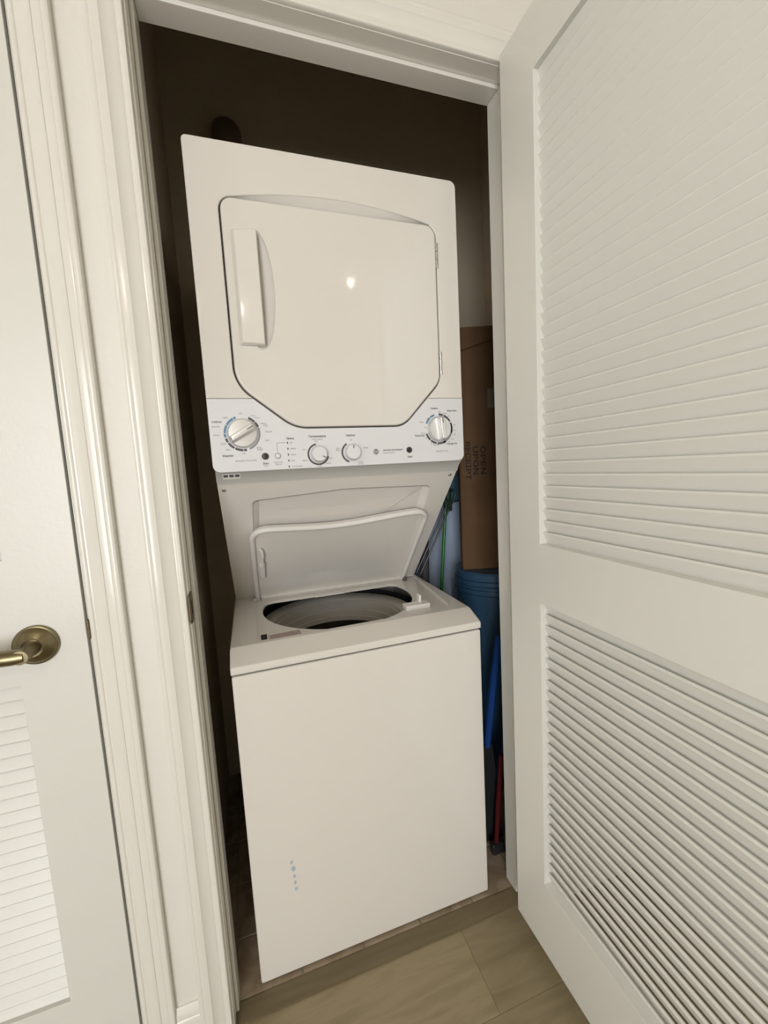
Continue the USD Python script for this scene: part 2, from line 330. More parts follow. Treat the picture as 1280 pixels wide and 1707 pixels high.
CAS = [(0.0, 0.0), (0.0, 0.0065), (0.0015, 0.0085), (0.006, 0.0095), (0.0085, 0.0085), (0.0095, 0.0072), (0.012, 0.0072), (0.0135, 0.0085), (0.020, 0.0098), (0.027, 0.0125), (0.032, 0.0155),
       (0.0335, 0.0170), (0.0345, 0.0158), (0.038, 0.0163), (0.046, 0.0168), (0.0475, 0.0158), (0.049, 0.0168), (0.054, 0.0170), (0.0565, 0.0155), (0.057, 0.013), (0.057, 0.0)]
def casing(parent, xl, xr, zh, sides=('l', 'h', 'r'), mats=('painted_wood',)*3):
    runs = {'l': lambda u: ((xl-u, FH), (xl-u, zh+u)), 'h': lambda u: ((xl-u, zh+u), (xr+u, zh+u)), 'r': lambda u: ((xr+u, zh+u), (xr+u, FH))}
    for s, mt in zip(sides, mats):
        A = [(runs[s](u)[0][0], YW-t, runs[s](u)[0][1]) for u, t in CAS]; B = [(runs[s](u)[1][0], YW-t, runs[s](u)[1][1]) for u, t in CAS]
        obj('casing_leg' if s != 'h' else 'casing_head', strip(A, B), mt, parent, smooth=40)
t3 = thing('trim_3', 'cream moulded casing around the laundry closet doorway', 'door casing', kind='structure')
casing(t3, XL-0.010, XR+0.014, ZH+0.010)
t4 = thing('trim_4', 'cream moulded casing and jamb around the left closed door', 'door casing', kind='structure')
casing(t4, D2L-0.004, XG+0.006, D2T+0.008)
obj('jamb', bx(XG+0.003, XG+0.02, YW, YB, FH, D2T+0.02), 'painted_wood', t4); obj('jamb', bx(D2L-0.02, D2L-0.003, YW, YB, FH, D2T+0.02), 'painted_wood', t4)
obj('head_jamb', bx(D2L-0.003, XG+0.003, YW, YB, D2T+0.003, D2T+0.02), 'painted_wood', t4)
obj('strike_plate', slab(Polygon(fillet([(0, 0), (0.0032, 0.006), (0.0032, 0.036), (0, 0.042)], 0.002)), YW-0.0110, YW-0.0065, 0.001, 2, fmap=lambda V: np.column_stack([XG+0.004+V[:, 0], V[:, 2], 0.905+V[:, 1]])), 'bronze', t4, label='bronze strike plate lip')
# baseboards on the hall walls
BB = [(0, 0), (-0.013, 0), (-0.013, 0.098), (-0.0115, 0.106), (-0.0095, 0.109), (-0.0095, 0.118), (-0.007, 0.126), (-0.0035, 0.133), (0, 0.1335)]
bbm = lambda a, b: prism([(YW+y, FH+z) for y, z in BB], 'x', a, b)
struct('baseboard_front', cat_(bbm(XG+0.063, XL-0.067), bbm(XR+0.071, HX1), bbm(HX0, D2L-0.061)), 'painted_wood', 'white moulded baseboard at the foot of the closet wall', 'baseboard')
struct('baseboard_right', bx(HX1-0.013, HX1, HY0, YW-0.013, FH, FH+0.13), 'painted_wood', 'white baseboard along the hall wall behind the open door', 'baseboard')
struct('baseboard_left', bx(HX0, HX0+0.013, HY0, YW-0.013, FH, FH+0.13), 'painted_wood', 'white baseboard along the far left hall wall', 'baseboard')
struct('baseboard_back', bx(HX0+0.013, HX1-0.013, HY0, HY0+0.013, FH, FH+0.13), 'painted_wood', 'white baseboard under the hall window', 'baseboard')

# ------------------------------------------------------------------ louvered doors
def slat_profile(w=0.031, t=0.0060, ang=66):
    """Cross-section of a slat about its nose (0, 0): runs away from the viewer (+d) and down (-z)."""
    c, s = math.cos(math.radians(ang)), math.sin(math.radians(ang)); h = t/2
    pts = [(h*math.cos(a)*1.0, h*math.sin(a)) for a in np.linspace(math.pi/2, 3*math.pi/2, 7)] + [(w-h, -h), (w-h+0.002, 0), (w-h, h)]
    return [(d*c + z*s, -d*s + z*c) for d, z in pts]
def louver_door(name, label, L, place, stile, rails, pitch, mirror, thick=0.035, mname='painted_door'):
    """L: (length, bottom, top). Local s runs from the stile shown, d from the shown face inwards, z up; place maps (s, d, z) to the world."""
    o = thing(name, label, 'door', kind='structure')
    W, zb, zt = L
    def put(m):
        v = place(m.vertices); m = trimesh.Trimesh(v, m.faces, process=False); trimesh.repair.fix_normals(m); return m
    for a, b in ((0, stile), (W-stile, W)): obj('stile', put(rbox(a, b, 0, thick, zb, zt, 0.0006, 1)), mname, o)
    for a, b in rails: obj('rail', put(rbox(stile-0.002, W-stile+0.002, 0.0001, thick-0.0001, a, b, 0.0006, 1)), mname, o)
    rs = sorted(rails)
    for (a0, a1), (b0, b1) in zip(rs[:-1], rs[1:]):
        n = int(round((b0-a1)/pitch)); p = (b0-a1)/n
        prof = slat_profile()
        for k in range(n):
            z = a1 + p*(k+0.92)
            q = [((d+0.0125) if not mirror else (thick-0.0125-d), z+h) for d, h in prof]
            m = prism(q, 'x', stile-0.004, W-stile+0.004)
            obj('slat', put(m), mname, o, smooth=40)
    return o
# the open closet door: hinged on the right jamb, its inside face towards -x
DX, DY = 0.637, -0.085
d1 = louver_door('door_1', 'white louvered closet door standing open at the right', (0.712, 0.028, 2.012), lambda v: np.column_stack([DX+v[:, 1], DY-v[:, 0], v[:, 2]]),
                 0.104, [(0.028, 0.207), (0.872, 1.001), (1.902, 2.012)], 0.0243, False)
for z in (0.25, 1.05, 1.80):
    obj('hinge', cat_(cyl((XR+0.004, DY+0.004, z), (XR+0.004, DY+0.004, z+0.075), 0.0045, n=14), bx(XR-0.001, XR+0.003, DY-0.028, DY+0.004, z, z+0.075)), 'bronze', d1)
# the closed door at the left, its outside face towards the hall
d2 = louver_door('door_2', 'white louvered door, closed, with a brass lever at the left', (0.717, FH+0.014, D2T-0.001), lambda v: np.column_stack([XG-0.0015-v[:, 0], YW-0.001+v[:, 1], v[:, 2]]),
                 0.104, [(FH+0.014, 0.222), (0.842, 1.06), (1.895, D2T-0.001)], 0.0245, True)
hc = np.array([-0.297, YW-0.001, 0.911])
lv = obj('rosette', lathe([(0, 0), (0.0335, 0), (0.034, 0.003), (0.033, 0.0055), (0.031, 0.0062), (0.030, 0.0085), (0.024, 0.0135), (0.0165, 0.0165), (0.0155, 0.018), (0, 0.018)], hc, (0, -1, 0), 48), 'brass', d2, smooth=35, label='round brass rosette')
neck = lathe([(0, 0.015), (0.0125, 0.015), (0.0118, 0.022), (0.0105, 0.045), (0.0112, 0.058), (0, 0.0585)], hc, (0, -1, 0), 28)
arm = np.array([[0.004, -0.049, 0.0], [-0.012, -0.050, 0.0], [-0.04, -0.051, 0.0015], [-0.075, -0.050, 0.0], [-0.105, -0.046, -0.003], [-0.113, -0.043, -0.004]]) + hc
armm = tube(arm, [0.0115, 0.0125, 0.0125, 0.0115, 0.0105, 0.006], 16)
obj('lever', cat_(neck, armm), 'brass', d2, smooth=40, label='brass door lever')

# ------------------------------------------------------------------ stacked washer and dryer
W = 0.603; Y0 = 0.055
U = thing('stacked_washer_dryer', 'white stacked washer and dryer with open washer lid, in the closet', 'washing machine', (0.3, 0.33, 0.0))
ZT = 0.757
# washer cabinet: hollow shell
cabo = man(rbox(0, W, 0, 0.655, 0.005, ZT-0.0045, 0.005, 4)); cabi = man(bx(0.012, W-0.012, 0.012, 0.643, 0.05, ZT+0.05))
obj('washer_cabinet', tri(cabo - cabi), 'enamel', U)
obj('kick_strip', bx(0.012, W-0.012, 0.010, 0.63, 0.0012, 0.0055), 'seam_dark', U)
for xx in (0.05, W-0.05): obj('leveling_foot', cyl((xx, 0.06, 0.0), (xx, 0.06, 0.002), 0.02), 'black_plastic', U)
# deck with shallow lid well and tub opening
DT = 0.797
dprof = np.array([(0.0, ZT), (-0.003, ZT+0.002), (-0.003, 0.771), (-0.0022, 0.7738), (0.0005, 0.7758), (0.048, 0.7948), (0.051, 0.7962), (0.056, DT), (0.655, DT), (0.655, ZT)])
dmid = np.array([0.3, 0.778]); hullp = []
for e, (ix, kk) in enumerate(((0.0, 0.0060), (0.0018, 0.0018), (0.006, 0.0))):
    q = dprof + np.clip(dmid-dprof, -1, 1)*0; q = np.column_stack([np.clip(dprof[:, 0], -0.003+kk, None), np.clip(dprof[:, 1], ZT, None)-np.where(dprof[:, 1] > 0.772, kk, 0)])
    for xx in (-0.0015+ix, W+0.0015-ix): hullp.append(np.column_stack([np.full(len(q), xx), q]))
deck = man(trimesh.convex.convex_hull(np.vstack(hullp)))
well = Polygon(fillet([(0.058, 0.064), (0.560, 0.074), (0.592, 0.39), (0.592, 0.47), (0.062, 0.47)], [0.012, 0.03, 0.05, 0.01, 0.012]))
def ext(poly, z0, z1): return man(prism(list(poly.exterior.coords)[:-1], 'z', z0, z1))
deck = deck - ext(well, DT-0.006, DT+0.05) - man(bx(0.012, W-0.012, 0.012, 0.64, ZT-0.01, 0.768)) - man(bx(0.02, W-0.02, 0.060, 0.64, 0.76, DT-0.0125))
circ = Point(0.297, 0.292).buffer(0.219, 64); opening = circ.intersection(sbox(0.0, 0.05, 0.6, 0.376))
opening = opening.buffer(-0.03).buffer(0.03, 16)
for k in range(4):
    opk = opening.buffer(0.006*(1-math.sin(math.pi/2*(k+1)/4.0))) if k < 3 else opening
    deck = deck - ext(opk, DT-0.006-0.006*(1-math.cos(math.pi/2*(k+1)/4.0)) if k < 3 else 0.70, DT+0.05)
obj('washer_deck', tri(deck), 'enamel', U, smooth=35)
# tub
C = np.array([0.302, 0.335, 0.0])
obj('outer_tub', lathe([(0.262, 0.735), (0.262, 0.30), (0.25, 0.25), (0, 0.24)], C, (0, 0, 1), 48), 'interior_shade', U)
obj('well_liner', prism([(-0.29, -0.31), (0.29, -0.31), (0.29, 0.31), (-0.29, 0.31)], 'z', 0.20, 0.21).apply_translation(C*1.0), 'interior_shade', U)
obj('tub_ring', lathe([(0.243, 0.700), (0.243, 0.722), (0.238, 0.727), (0.220, 0.7265), (0.207, 0.722), (0.2025, 0.717), (0.2015, 0.70), (0.2015, 0.69)], C, (0, 0, 1), 72), 'tub_plastic', U, smooth=35)
obj('basket', lathe([(0.1995, 0.69), (0.199, 0.708), (0.1965, 0.711), (0.1945, 0.708), (0.194, 0.682), (0.191, 0.679), (0.1905, 0.660), (0.187, 0.657), (0.186, 0.643)], C, (0, 0, 1), 72), 'tub_plastic', U, smooth=30)
obj('drum', lathe([(0.1875, 0.648), (0.188, 0.34), (0.18, 0.33), (0, 0.325)], C, (0, 0, 1), 64), 'steel_dark', U, smooth=35)
ag = [lathe([(0.085, 0.327), (0.07, 0.36), (0.04, 0.40), (0.034, 0.50), (0.030, 0.585), (0.020, 0.593), (0, 0.595)], C, (0, 0, 1), 32)]
for k in range(4):
    a = math.pi/2*k+0.4; v = np.array([math.cos(a), math.sin(a), 0]); q = np.array([-v[1], v[0], 0])*0.005
    pts = [C+v*0.03+[0, 0, .33], C+v*0.13+[0, 0, .33], C+v*0.10+[0, 0, .36], C+v*0.035+[0, 0, .48]]
    ag.append(trimesh.convex.convex_hull(np.array([p+s for p in pts for s in (q, -q)])))
obj('agitator', cat_(*ag), 'grey_plastic', U)
obj('lid_switch_tab', rbox(0.236, 0.332, 0.362, 0.386, DT-0.010, DT-0.0045, 0.002), 'white_plastic', U)
# bleach cup clip, stickers on the deck
bc = obj('bleach_dispenser', cat_(rbox(0.445, 0.516, 0.112, 0.145, DT-0.008, DT+0.006, 0.003), rbox(0.490, 0.497, 0.13, 0.15, DT+0.002, DT+0.026, 0.002)), 'white_plastic', U)
obj('sensor_sticker', rbox(0.067, 0.081, 0.084, 0.116, DT-0.0065, DT-0.0055, 0.0004, 1), 'black_matt', U, label='small black square sticker')
R = trimesh.transformations.rotation_matrix(math.radians(4), [0, 0, 1], [0.09, 0.07, 0])
ws = rbox(0.087, 0.162, 0.068, 0.106, DT-0.0065, DT-0.0057, 0.0003, 1); ws.apply_transform(R)
wl = obj('warning_label', ws, 'label_pink', U, label='pinkish warning label')
ln = [bx(0.090, 0.090+q*0.97, 0.0725+0.0085*k, 0.0765+0.0085*k, DT-0.0058, DT-0.0054) for k, q in enumerate((0.070, 0.064, 0.071, 0.058))]
lm = cat_(*ln); lm.apply_transform(R); obj('fine_print', lm, 'label_print', wl, kind='stuff')
# bluish tape residue on the washer front
smu = []
for k, (sx, sz, w_, h_) in enumerate([(0.090, 0.286, .010, .011), (0.0925, 0.268, .011, .016), (0.0935, 0.249, .008, .013), (0.0945, 0.232, .007, .012), (0.0955, 0.216, .010, .012)]):
    a = np.linspace(0, 2*math.pi, 9)[:-1]; rr = 0.6+0.5*rng.random(8)
    smu.append(slab(Polygon(np.column_stack([sx+w_/2*rr*np.cos(a), sz+h_/2*rr*np.sin(a)])), -0.0004, 0.0003, 0))
obj('tape_residue', cat_(*smu), 'smudge_blue', U, label='faint bluish tape residue', kind='stuff')

# dryer body and front
ZP0, ZP1, ZS, ZTOP = 1.186, 1.853, 1.342, 1.853
body = [(0.086, 1.166), (0.655, 0.83), (0.655, ZTOP-0.004), (0.075, ZTOP-0.004), (0.075, 1.19)]
obj('dryer_cabinet', prism(body, 'x', 0.003, W-0.003), 'enamel', U)
door_pts = fillet([(0.062, 1.7455), (0.062, 1.372), (0.180, 1.279), (0.440, 1.278), (0.541, 1.383), (0.543, 1.7435)], [0.024, 0.075, 0.085, 0.055, 0.05, 0.026], 12)
door = Polygon(door_pts); gap = door.buffer(0.0034)
ax = np.linspace(0.075, 0.530, 33); t = (ax-0.075)/(0.530-0.075)
arcz = 1.7455 + 0.0245*np.sin(math.pi*t)**0.85
hole = unary_union([gap, Polygon(np.vstack([np.column_stack([ax, arcz]), [[0.53, 1.70], [0.075, 1.70]]])).buffer(0.0005)]).buffer(0.002).buffer(-0.002)
upper = Polygon(fillet([(0.0, ZS+0.0002), (W, ZS+0.0002), (W, ZTOP), (0.0, ZTOP)], [0, 0, 0.016, 0.010])).difference(hole)
lower = Polygon(fillet([(0.0, ZP0), (W, ZP0), (W, ZS-0.0002), (0.0, ZS-0.0002)], [0.016, 0.016, 0, 0])).difference(hole)
def rounded_sides(m, rad=0.014):
    """Rolls the left and right edges of the front back."""
    v = m.vertices; d = np.minimum(v[:, 0], W-v[:, 0]); k = np.clip((rad-d)/rad, 0, 1); v[:, 1] += np.where(v[:, 1] < 0.074, rad*(1-np.sqrt(1-k**2))*0.8, 0); m.vertices = v; return m
def densify(poly, step=0.004):
    return shapely.segmentize(poly, step)
obj('dryer_front', slab(densify(upper), Y0, 0.078, 0.0028, 4), 'enamel', U, smooth=40)
zc = np.column_stack([ax, np.full(33, Y0+0.0015), arcz+0.0012]); zb_ = np.column_stack([ax, np.full(33, Y0+0.017), np.full(33, 1.7475)])
obj('door_recess', strip(zc, zb_), 'enamel', U, smooth=40)
con = obj('control_panel', slab(densify(lower), Y0, 0.078, 0.0022, 4), 'console_plastic', U, smooth=40, label='white control panel with knobs and lettering')
# dark ring added behind the door edge, standing in for shade in the gap
obj('gap_shade_ring', slab(door.buffer(0.0045).difference(door.buffer(-0.02)), Y0+0.010, Y0+0.0185, 0), 'seam_dark', U)
dm = man(slab(door, Y0-0.0035, Y0+0.016, 0.0045, 4))
sc = trimesh.creation.icosphere(4, 1.0); sc.vertices *= [0.034, 0.016, 0.122]; sc.apply_translation([0.124, Y0-0.0035, 1.566])
dm = dm - man(sc)
dd = obj('dryer_door', tri(dm), 'enamel', U, smooth=35)
hp = np.array([[x, y, z] for x, y, z in [(0.080, Y0-0.003, 1.679), (0.080, Y0-0.003, 1.453), (0.086, Y0-0.0135, 1.675), (0.086, Y0-0.0135, 1.457), (0.126, Y0-0.017, 1.678), (0.126, Y0-0.017, 1.454), (0.128, Y0-0.003, 1.679), (0.128, Y0-0.003, 1.453)]])
sph = trimesh.creation.icosphere(2, 0.0025).vertices
obj('door_handle', trimesh.convex.convex_hull(np.vstack([sph+p for p in hp])), 'enamel', dd, smooth=35)
for z0, z1 in ((1.648, 1.706), (1.398, 1.454)):
    hg = [cyl((0.5455, Y0-0.0005, z0+(z1-z0)*k/3+0.0006), (0.5455, Y0-0.0005, z0+(z1-z0)*(k+1)/3-0.0006), 0.0036, n=14) for k in range(3)]
    obj('hinge', cat_(*hg), 'chrome', U)
# lip below the console
lip = [(Y0+0.003, ZP0+0.004), (Y0+0.012, ZP0-0.002), (Y0+0.024, ZP0-0.012), (Y0+0.031, ZP0-0.022), (Y0+0.033, ZP0-0.026), (0.088, 1.190), (0.078, ZP0+0.006)]
obj('console_lip', prism(lip, 'x', 0.004, W-0.004), 'grey_plastic', U, smooth=40)
rs = obj('rating_sticker', slab(sbox(0.017, 0.0, 0.054, 0.013), -0.0006, 0.0, 0, fmap=lambda V: np.column_stack([V[:, 0], Y0+0.0265-V[:, 1]*0.93+V[:, 2]*0.8, ZP0-0.0148+V[:, 1]*0.82+V[:, 2]*0.8])), 'white_plastic', U)
obj('fine_print', cat_(*[slab(sbox(0.019+0.012*k, 0.006, 0.028+0.012*k, 0.012), -0.0009, -0.0004, 0, fmap=lambda V: np.column_stack([V[:, 0], Y0+0.0265-V[:, 1]*0.93+V[:, 2]*0.8, ZP0-0.0148+V[:, 1]*0.82+V[:, 2]*0.8])) for k in range(3)]), 'print_grey', rs, kind='stuff')

# slanted splash panel behind the lid; (u, v, n) = along x, up the slope, out of the slope
S0 = np.array([0, 0.432, DT]); Sd = np.array([0, 0.088-0.432, 1.163-DT]); SL = np.linalg.norm(Sd); Sd /= SL; Sn = np.array([0, -Sd[2], Sd[1]])
if Sn[1] > 0: Sn = -Sn
def smap(V): return S0 + np.outer(V[:, 0], [1, 0, 0]) + np.outer(V[:, 1], Sd) - np.outer(V[:, 2], Sn)   # third column: depth behind the surface
rec = fillet([(0.062, -0.03), (0.552, -0.03), (0.535, 0.447), (0.30, 0.456), (0.076, 0.436)], [0, 0, 0.014, 0.3, 0.014], 10)
rec = np.array(shapely.segmentize(shapely.geometry.polygon.orient(clean(Polygon(rec))), 0.008).exterior.coords)[:-1]
pan = sbox(0.003, -0.004, W-0.003, SL+0.004).difference(Polygon(rec))
obj('splash_panel', slab(pan, 0.0, 0.020, 0.003, 3, fmap=smap), 'enamel', U, smooth=40)
inn = offset_ring(rec, 0.015); mid = offset_ring(rec, 0.008)
ringz = [(rec, 0.001), (mid, 0.0075), (inn, 0.013)]
rows = [smap(np.column_stack([np.vstack([q, q[:1]]), np.full(len(q)+1, d)])) for q, d in ringz]
flr = slab(Polygon(inn), 0.013, 0.016, 0, fmap=smap)
obj('splash_recess', cat_(strip(rows[0], rows[1]), strip(rows[1], rows[2]), flr), 'enamel', U, smooth=40)
for su, sv in ((0.016, 0.480), (0.583, 0.484)):
    c = smap(np.array([[su, sv, 0.0]]))[0]
    obj('screw', lathe([(0, 0.0028), (0.003, 0.0022), (0.0048, 0.0008), (0.005, 0), (0, 0)][::-1], c, Sn, 18), 'chrome', U)
obj('deck_riser', prism([(0.428, DT-0.004), (0.470, DT-0.004), (0.470, DT+0.02), (0.440, DT+0.004)], 'x', 0.003, W-0.003), 'enamel', U)
# washer lid leaning open on the splash panel
LD = -0.012   # its inner face stands this far in front of the slope
top = [(0.545, 0.325), (0.541, 0.345), (0.525, 0.3585), (0.50, 0.3605), (0.455, 0.356), (0.41, 0.3495), (0.36, 0.342), (0.32, 0.3375), (0.28, 0.335), (0.235, 0.3355), (0.19, 0.3385), (0.14, 0.342), (0.105, 0.344), (0.083, 0.339), (0.070, 0.326), (0.0655, 0.306)]
lidp = np.array([(0.068, 0.0), (0.545, 0.0)] + top)
from scipy.interpolate import CubicSpline
ts = np.arange(len(top)); cs = CubicSpline(ts, np.array(top)); rim2 = np.vstack([[(0.545, 0.004), (0.545, 0.08), (0.545, 0.16), (0.545, 0.25)], cs(np.linspace(0, len(top)-1, 80)), [(0.0655, 0.25), (0.066, 0.16), (0.067, 0.08), (0.068, 0.004)]])
pad = Polygon(rim2)
lid = obj('washer_lid', slab(pad.buffer(-0.002), LD, LD+0.012, 0.0, fmap=smap), 'enamel', U, smooth=40, label='open washer lid leaning back')
rimw = smap(np.column_stack([rim2, np.full(len(rim2), LD-0.004)]))
obj('lid_rim', tube(rimw, 0.0075, 12), 'white_plastic', lid, smooth=60)
obj('lid_hem', slab(sbox(0.078, 0.004, 0.538, 0.020), LD-0.008, LD, 0.002, 2, fmap=smap), 'enamel', lid)
lt = [slab(Polygon(fillet([(0.081, 0.135), (0.094, 0.135), (0.094, 0.195), (0.081, 0.195)], 0.002)), LD-0.012, LD, 0.002, 2, fmap=smap),
      tube(smap(np.array([(0.087, 0.19, LD-0.01), (0.091, 0.205, LD-0.012), (0.087, 0.222, LD-0.010), (0.090, 0.245, LD-0.012), (0.088, 0.262, LD-0.009), (0.083, 0.27, LD-0.006)])), 0.004, 8)]
obj('lid_latch', cat_(*lt), 'white_plastic', lid)
for hx in (0.060, 0.549):
    obj('lid_hinge', cat_(rbox(hx-0.006, hx+0.006, 0.390, 0.424, DT-0.008, DT+0.006, 0.002), cyl((hx, 0.428, DT), (hx, 0.424, DT+0.03), 0.004)), 'seam_dark' if hx > 0.3 else 'grey_plastic', U)

# console: dials, knobs, buttons, lettering
def arcband(cx, cz, r0, r1, a0, a1, y0=Y0-0.0004, y1=Y0+0.0004):
    a = np.radians(np.linspace(a0, a1, max(4, int(abs(a1-a0)/6))))
    p = np.vstack([np.column_stack([cx+r1*np.cos(a), cz+r1*np.sin(a)]), np.column_stack([cx+r0*np.cos(a[::-1]), cz+r0*np.sin(a[::-1])])])
    return slab(Polygon(p), y0, y1, 0)
def big_dial(cx, cz, ang, dark, blue, label):
    k = obj('cycle_knob', cat_(lathe([(0, 0), (0.0315, 0), (0.0315, 0.004), (0.0300, 0.009), (0.0280, 0.011), (0, 0.0115)], (cx, Y0-0.0002, cz), (0, -1, 0), 48)), 'knob_silver', U, smooth=35, label=label)
    g = rbox(-0.0285, 0.0285, -0.030, -0.009, -0.0085, 0.0085, 0.003, 3)
    v = g.vertices; v[:, 2] *= np.where(v[:, 1] < -0.02, 0.72, 1.0); v[:, 0] *= np.where(v[:, 1] < -0.02, 0.93, 1.0); g.vertices = v
    ln_ = bx(0.012, 0.0255, -0.0305, -0.029, -0.0009, 0.0009)
    for m in (g, ln_):
        m.apply_transform(trimesh.transformations.rotation_matrix(-math.radians(ang), [0, 1, 0])); m.apply_translation([cx, Y0, cz])
    obj('grip', g, 'knob_silver', k); obj('pointer_line', ln_, 'print_grey', k)
    obj('dial_scale', cat_(*[arcband(cx, cz, 0.0333, 0.0382, a, b) for a, b in dark]), 'print_grey', con, kind='stuff')
    obj('dial_scale', cat_(*[arcband(cx, cz, 0.0333, 0.0382, a, b) for a, b in blue]), 'print_blue', con, kind='stuff')
    obj('dial_scale', arcband(cx, cz, 0.0335, 0.0372, -70, 20), 'print_light', con)
big_dial(0.0665, 1.268, 30, [(22, 40), (42, 66), (196, 210), (213, 238), (241, 268), (270, 280)], [(108, 116), (118, 148), (150, 178), (180, 192)], 'washer cycle knob pointing to the upper right')
big_dial(0.5335, 1.267, 96, [(30, 66), (70, 88), (-18, 24), (198, 228), (231, 258), (262, 300)], [(108, 128), (131, 158)], 'dryer cycle knob pointing up')
def small_knob(cx, cz, ang, arc, label):
    k = obj('selector_knob', lathe([(0, 0), (0.0205, 0), (0.0205, 0.002), (0.0185, 0.004), (0.0175, 0.017), (0.0160, 0.0195), (0, 0.020)], (cx, Y0-0.0002, cz), (0, -1, 0), 40), 'console_plastic', U, smooth=35, label=label)
    m = bx(0.0085, 0.0155, -0.0208, -0.0195, -0.0008, 0.0008); m.apply_transform(trimesh.transformations.rotation_matrix(-math.radians(ang), [0, 1, 0])); m.apply_translation([cx, Y0, cz]); obj('pointer_line', m, 'print_grey', k)
    obj('dial_scale', cat_(*[arcband(cx, cz, 0.0212, 0.0250, a, b) for a, b in arc]), 'print_grey', con)
small_knob(0.2275, 1.217, -35, [(100, 345)], 'temperature selector knob'); small_knob(0.3065, 1.218, 88, [(120, 250)], 'options selector knob')
def button(cx, cz, r, m, label):
    b = obj('button', lathe([(0, 0), (r, 0), (r*0.97, 0.002), (r*0.8, 0.0035), (0, 0.0042)], (cx, Y0-0.0002, cz), (0, -1, 0), 24), m, U, smooth=40, label=label)
    obj('button_ring', arcband(cx, cz, r, r*1.18, 0, 359.9), 'print_light', con)
button(0.110, 1.217, 0.0068, 'black_plastic', 'black washer start button'); button(0.137, 1.217, 0.0056, 'console_plastic', 'white load button'); button(0.4515, 1.218, 0.0066, 'black_plastic', 'black dryer start button')
for k in range(5):
    z = 1.245-0.0132*k; obj('indicator_light', bx(0.1588, 0.1612, Y0-0.0005, Y0+0.0005, z-0.0022, z+0.0022), 'print_grey', con)
obj('connector_line', cat_(bx(0.1365, 0.1373, Y0-0.0004, Y0+0.0004, 1.226, 1.246), bx(0.1365, 0.156, Y0-0.0004, Y0+0.0004, 1.2452, 1.246)), 'print_light', con)
def word(s, cx, cz, h, bold=False, align='c'):
    m = meshkit.text_mesh(s, h, 0.0006, bold); b = m.bounds; w = b[1][0]-b[0][0]; v = m.vertices.copy()
    x = v[:, 0]-b[0][0] + (cx-w/2 if align == 'c' else cx if align == 'l' else cx-w)
    m.vertices = np.column_stack([x, Y0-0.0004+v[:, 2]*0.5, cz-h/2+v[:, 1]]); return m
T = [('Off', .066, 1.3105, .0032), ('Light', .034, 1.3025, .0034), ('Normal', .014, 1.2835, .0034), ('Rinse', .0135, 1.266, .0034), ('Soak', .026, 1.2475, .0034), ('Spin', .0345, 1.2345, .0034), ('Fill', .066, 1.2245, .0034),
     ('Perm', .091, 1.3055, .003), ('Press', .0985, 1.3010, .003), ('Heavy', .1115, 1.289, .003), ('Duty', .1155, 1.2845, .003), ('Normal', .1215, 1.2705, .003), ('Light', .117, 1.252, .003), ('Rinse', .0985, 1.2365, .003), ('& Spin', .1000, 1.2325, .003),
     ('Pause', .110, 1.1965, .0026), ('Load Size', .137, 1.2030, .003), ('Selector', .137, 1.1985, .0026),
     ('Fill', .168, 1.2450, .0032), ('Wash', .171, 1.2318, .0032), ('Rinse', .1715, 1.2186, .0032), ('Spin', .1695, 1.2054, .0032), ('Lid Locked', .1785, 1.1922, .0032),
     ('Wash & Rinse', .2275, 1.2505, .0028), ('Cold', .224, 1.246, .0028), ('Hot', .196, 1.2285, .003), ('Warm', .1965, 1.204, .003), ('Cold', .228, 1.1902, .003), ('Off', .2555, 1.206, .003), ('Warm', .249, 1.1955, .003),
     ('Off', .3065, 1.2465, .003), ('Extra', .274, 1.2285, .003), ('Rinse', .274, 1.224, .003), ('Power', .341, 1.2275, .003), ('Signal', .327, 1.195, .003), ('& Spin', .327, 1.1905, .003),
     ('LAUNDRY CENTER', .398, 1.213, .0026), ('Less', .505, 1.2935, .003), ('Damp', .487, 1.2845, .003), ('Dry', .4985, 1.271, .003), ('Fluff', .490, 1.2565, .003), ('20 min', .503, 1.2455, .003), ('Air Dry', .515, 1.2315, .003), ('No Heat', .525, 1.2275, .003),
     ('30', .5765, 1.2625, .003), ('40', .5775, 1.252, .003), ('50', .570, 1.2405, .003), ('60', .561, 1.234, .003), ('80', .549, 1.2305, .003), ('70', .5775, 1.276, .003), ('Off', .5365, 1.3085, .003), ('Less', .5515, 1.3055, .003), ('Dry', .5625, 1.2985, .003)]
B = [('Cottons', .0165, 1.2935, .0040), ('Washer', .033, 1.2215, .0046), ('Start', .110, 1.2015, .0042), ('Status', .1665, 1.2545, .0042), ('Temperature', .2275, 1.2575, .0048), ('Options', .3055, 1.2575, .0044),
     ('UNITIZED SPACEMAKER', .4090, 1.2195, .0031), ('Start', .4525, 1.2015, .0042), ('Cottons', .523, 1.3175, .0040), ('Easy Care', .5715, 1.3115, .0040), ('Timed Dry', .481, 1.2515, .0040), ('Energy Dry', .569, 1.2295, .0040)]
obj('lettering', cat_(*[word(*q) for q in T]), 'print_light', con, smooth=False, kind='stuff'); obj('lettering', cat_(*[word(*q, bold=True) for q in B]), 'print_grey', con, smooth=False, kind='stuff')
obj('lettering', cat_(word('WASHER CYCLE OFF', .069, 1.2095, .0033), word('DRYER CYCLE', .5405, 1.2115, .0036)), 'print_light', con, smooth=False, kind='stuff')
lg = obj('logo_badge', lathe([(0, 0), (0.0068, 0), (0.0068, 0.0008), (0, 0.0009)], (0.366, Y0, 1.217), (0, -1, 0), 28), 'print_grey', con)
gm = word('GE', 0.366, 1.217, 0.0052, True); gm.apply_translation([0, -0.0011, 0]); rg = arcband(0.366, 1.217, 0.0054, 0.0061, 0, 359.9, Y0-0.0014, Y0-0.0005)
obj('lettering', cat_(gm, rg), 'console_plastic', con, smooth=False)

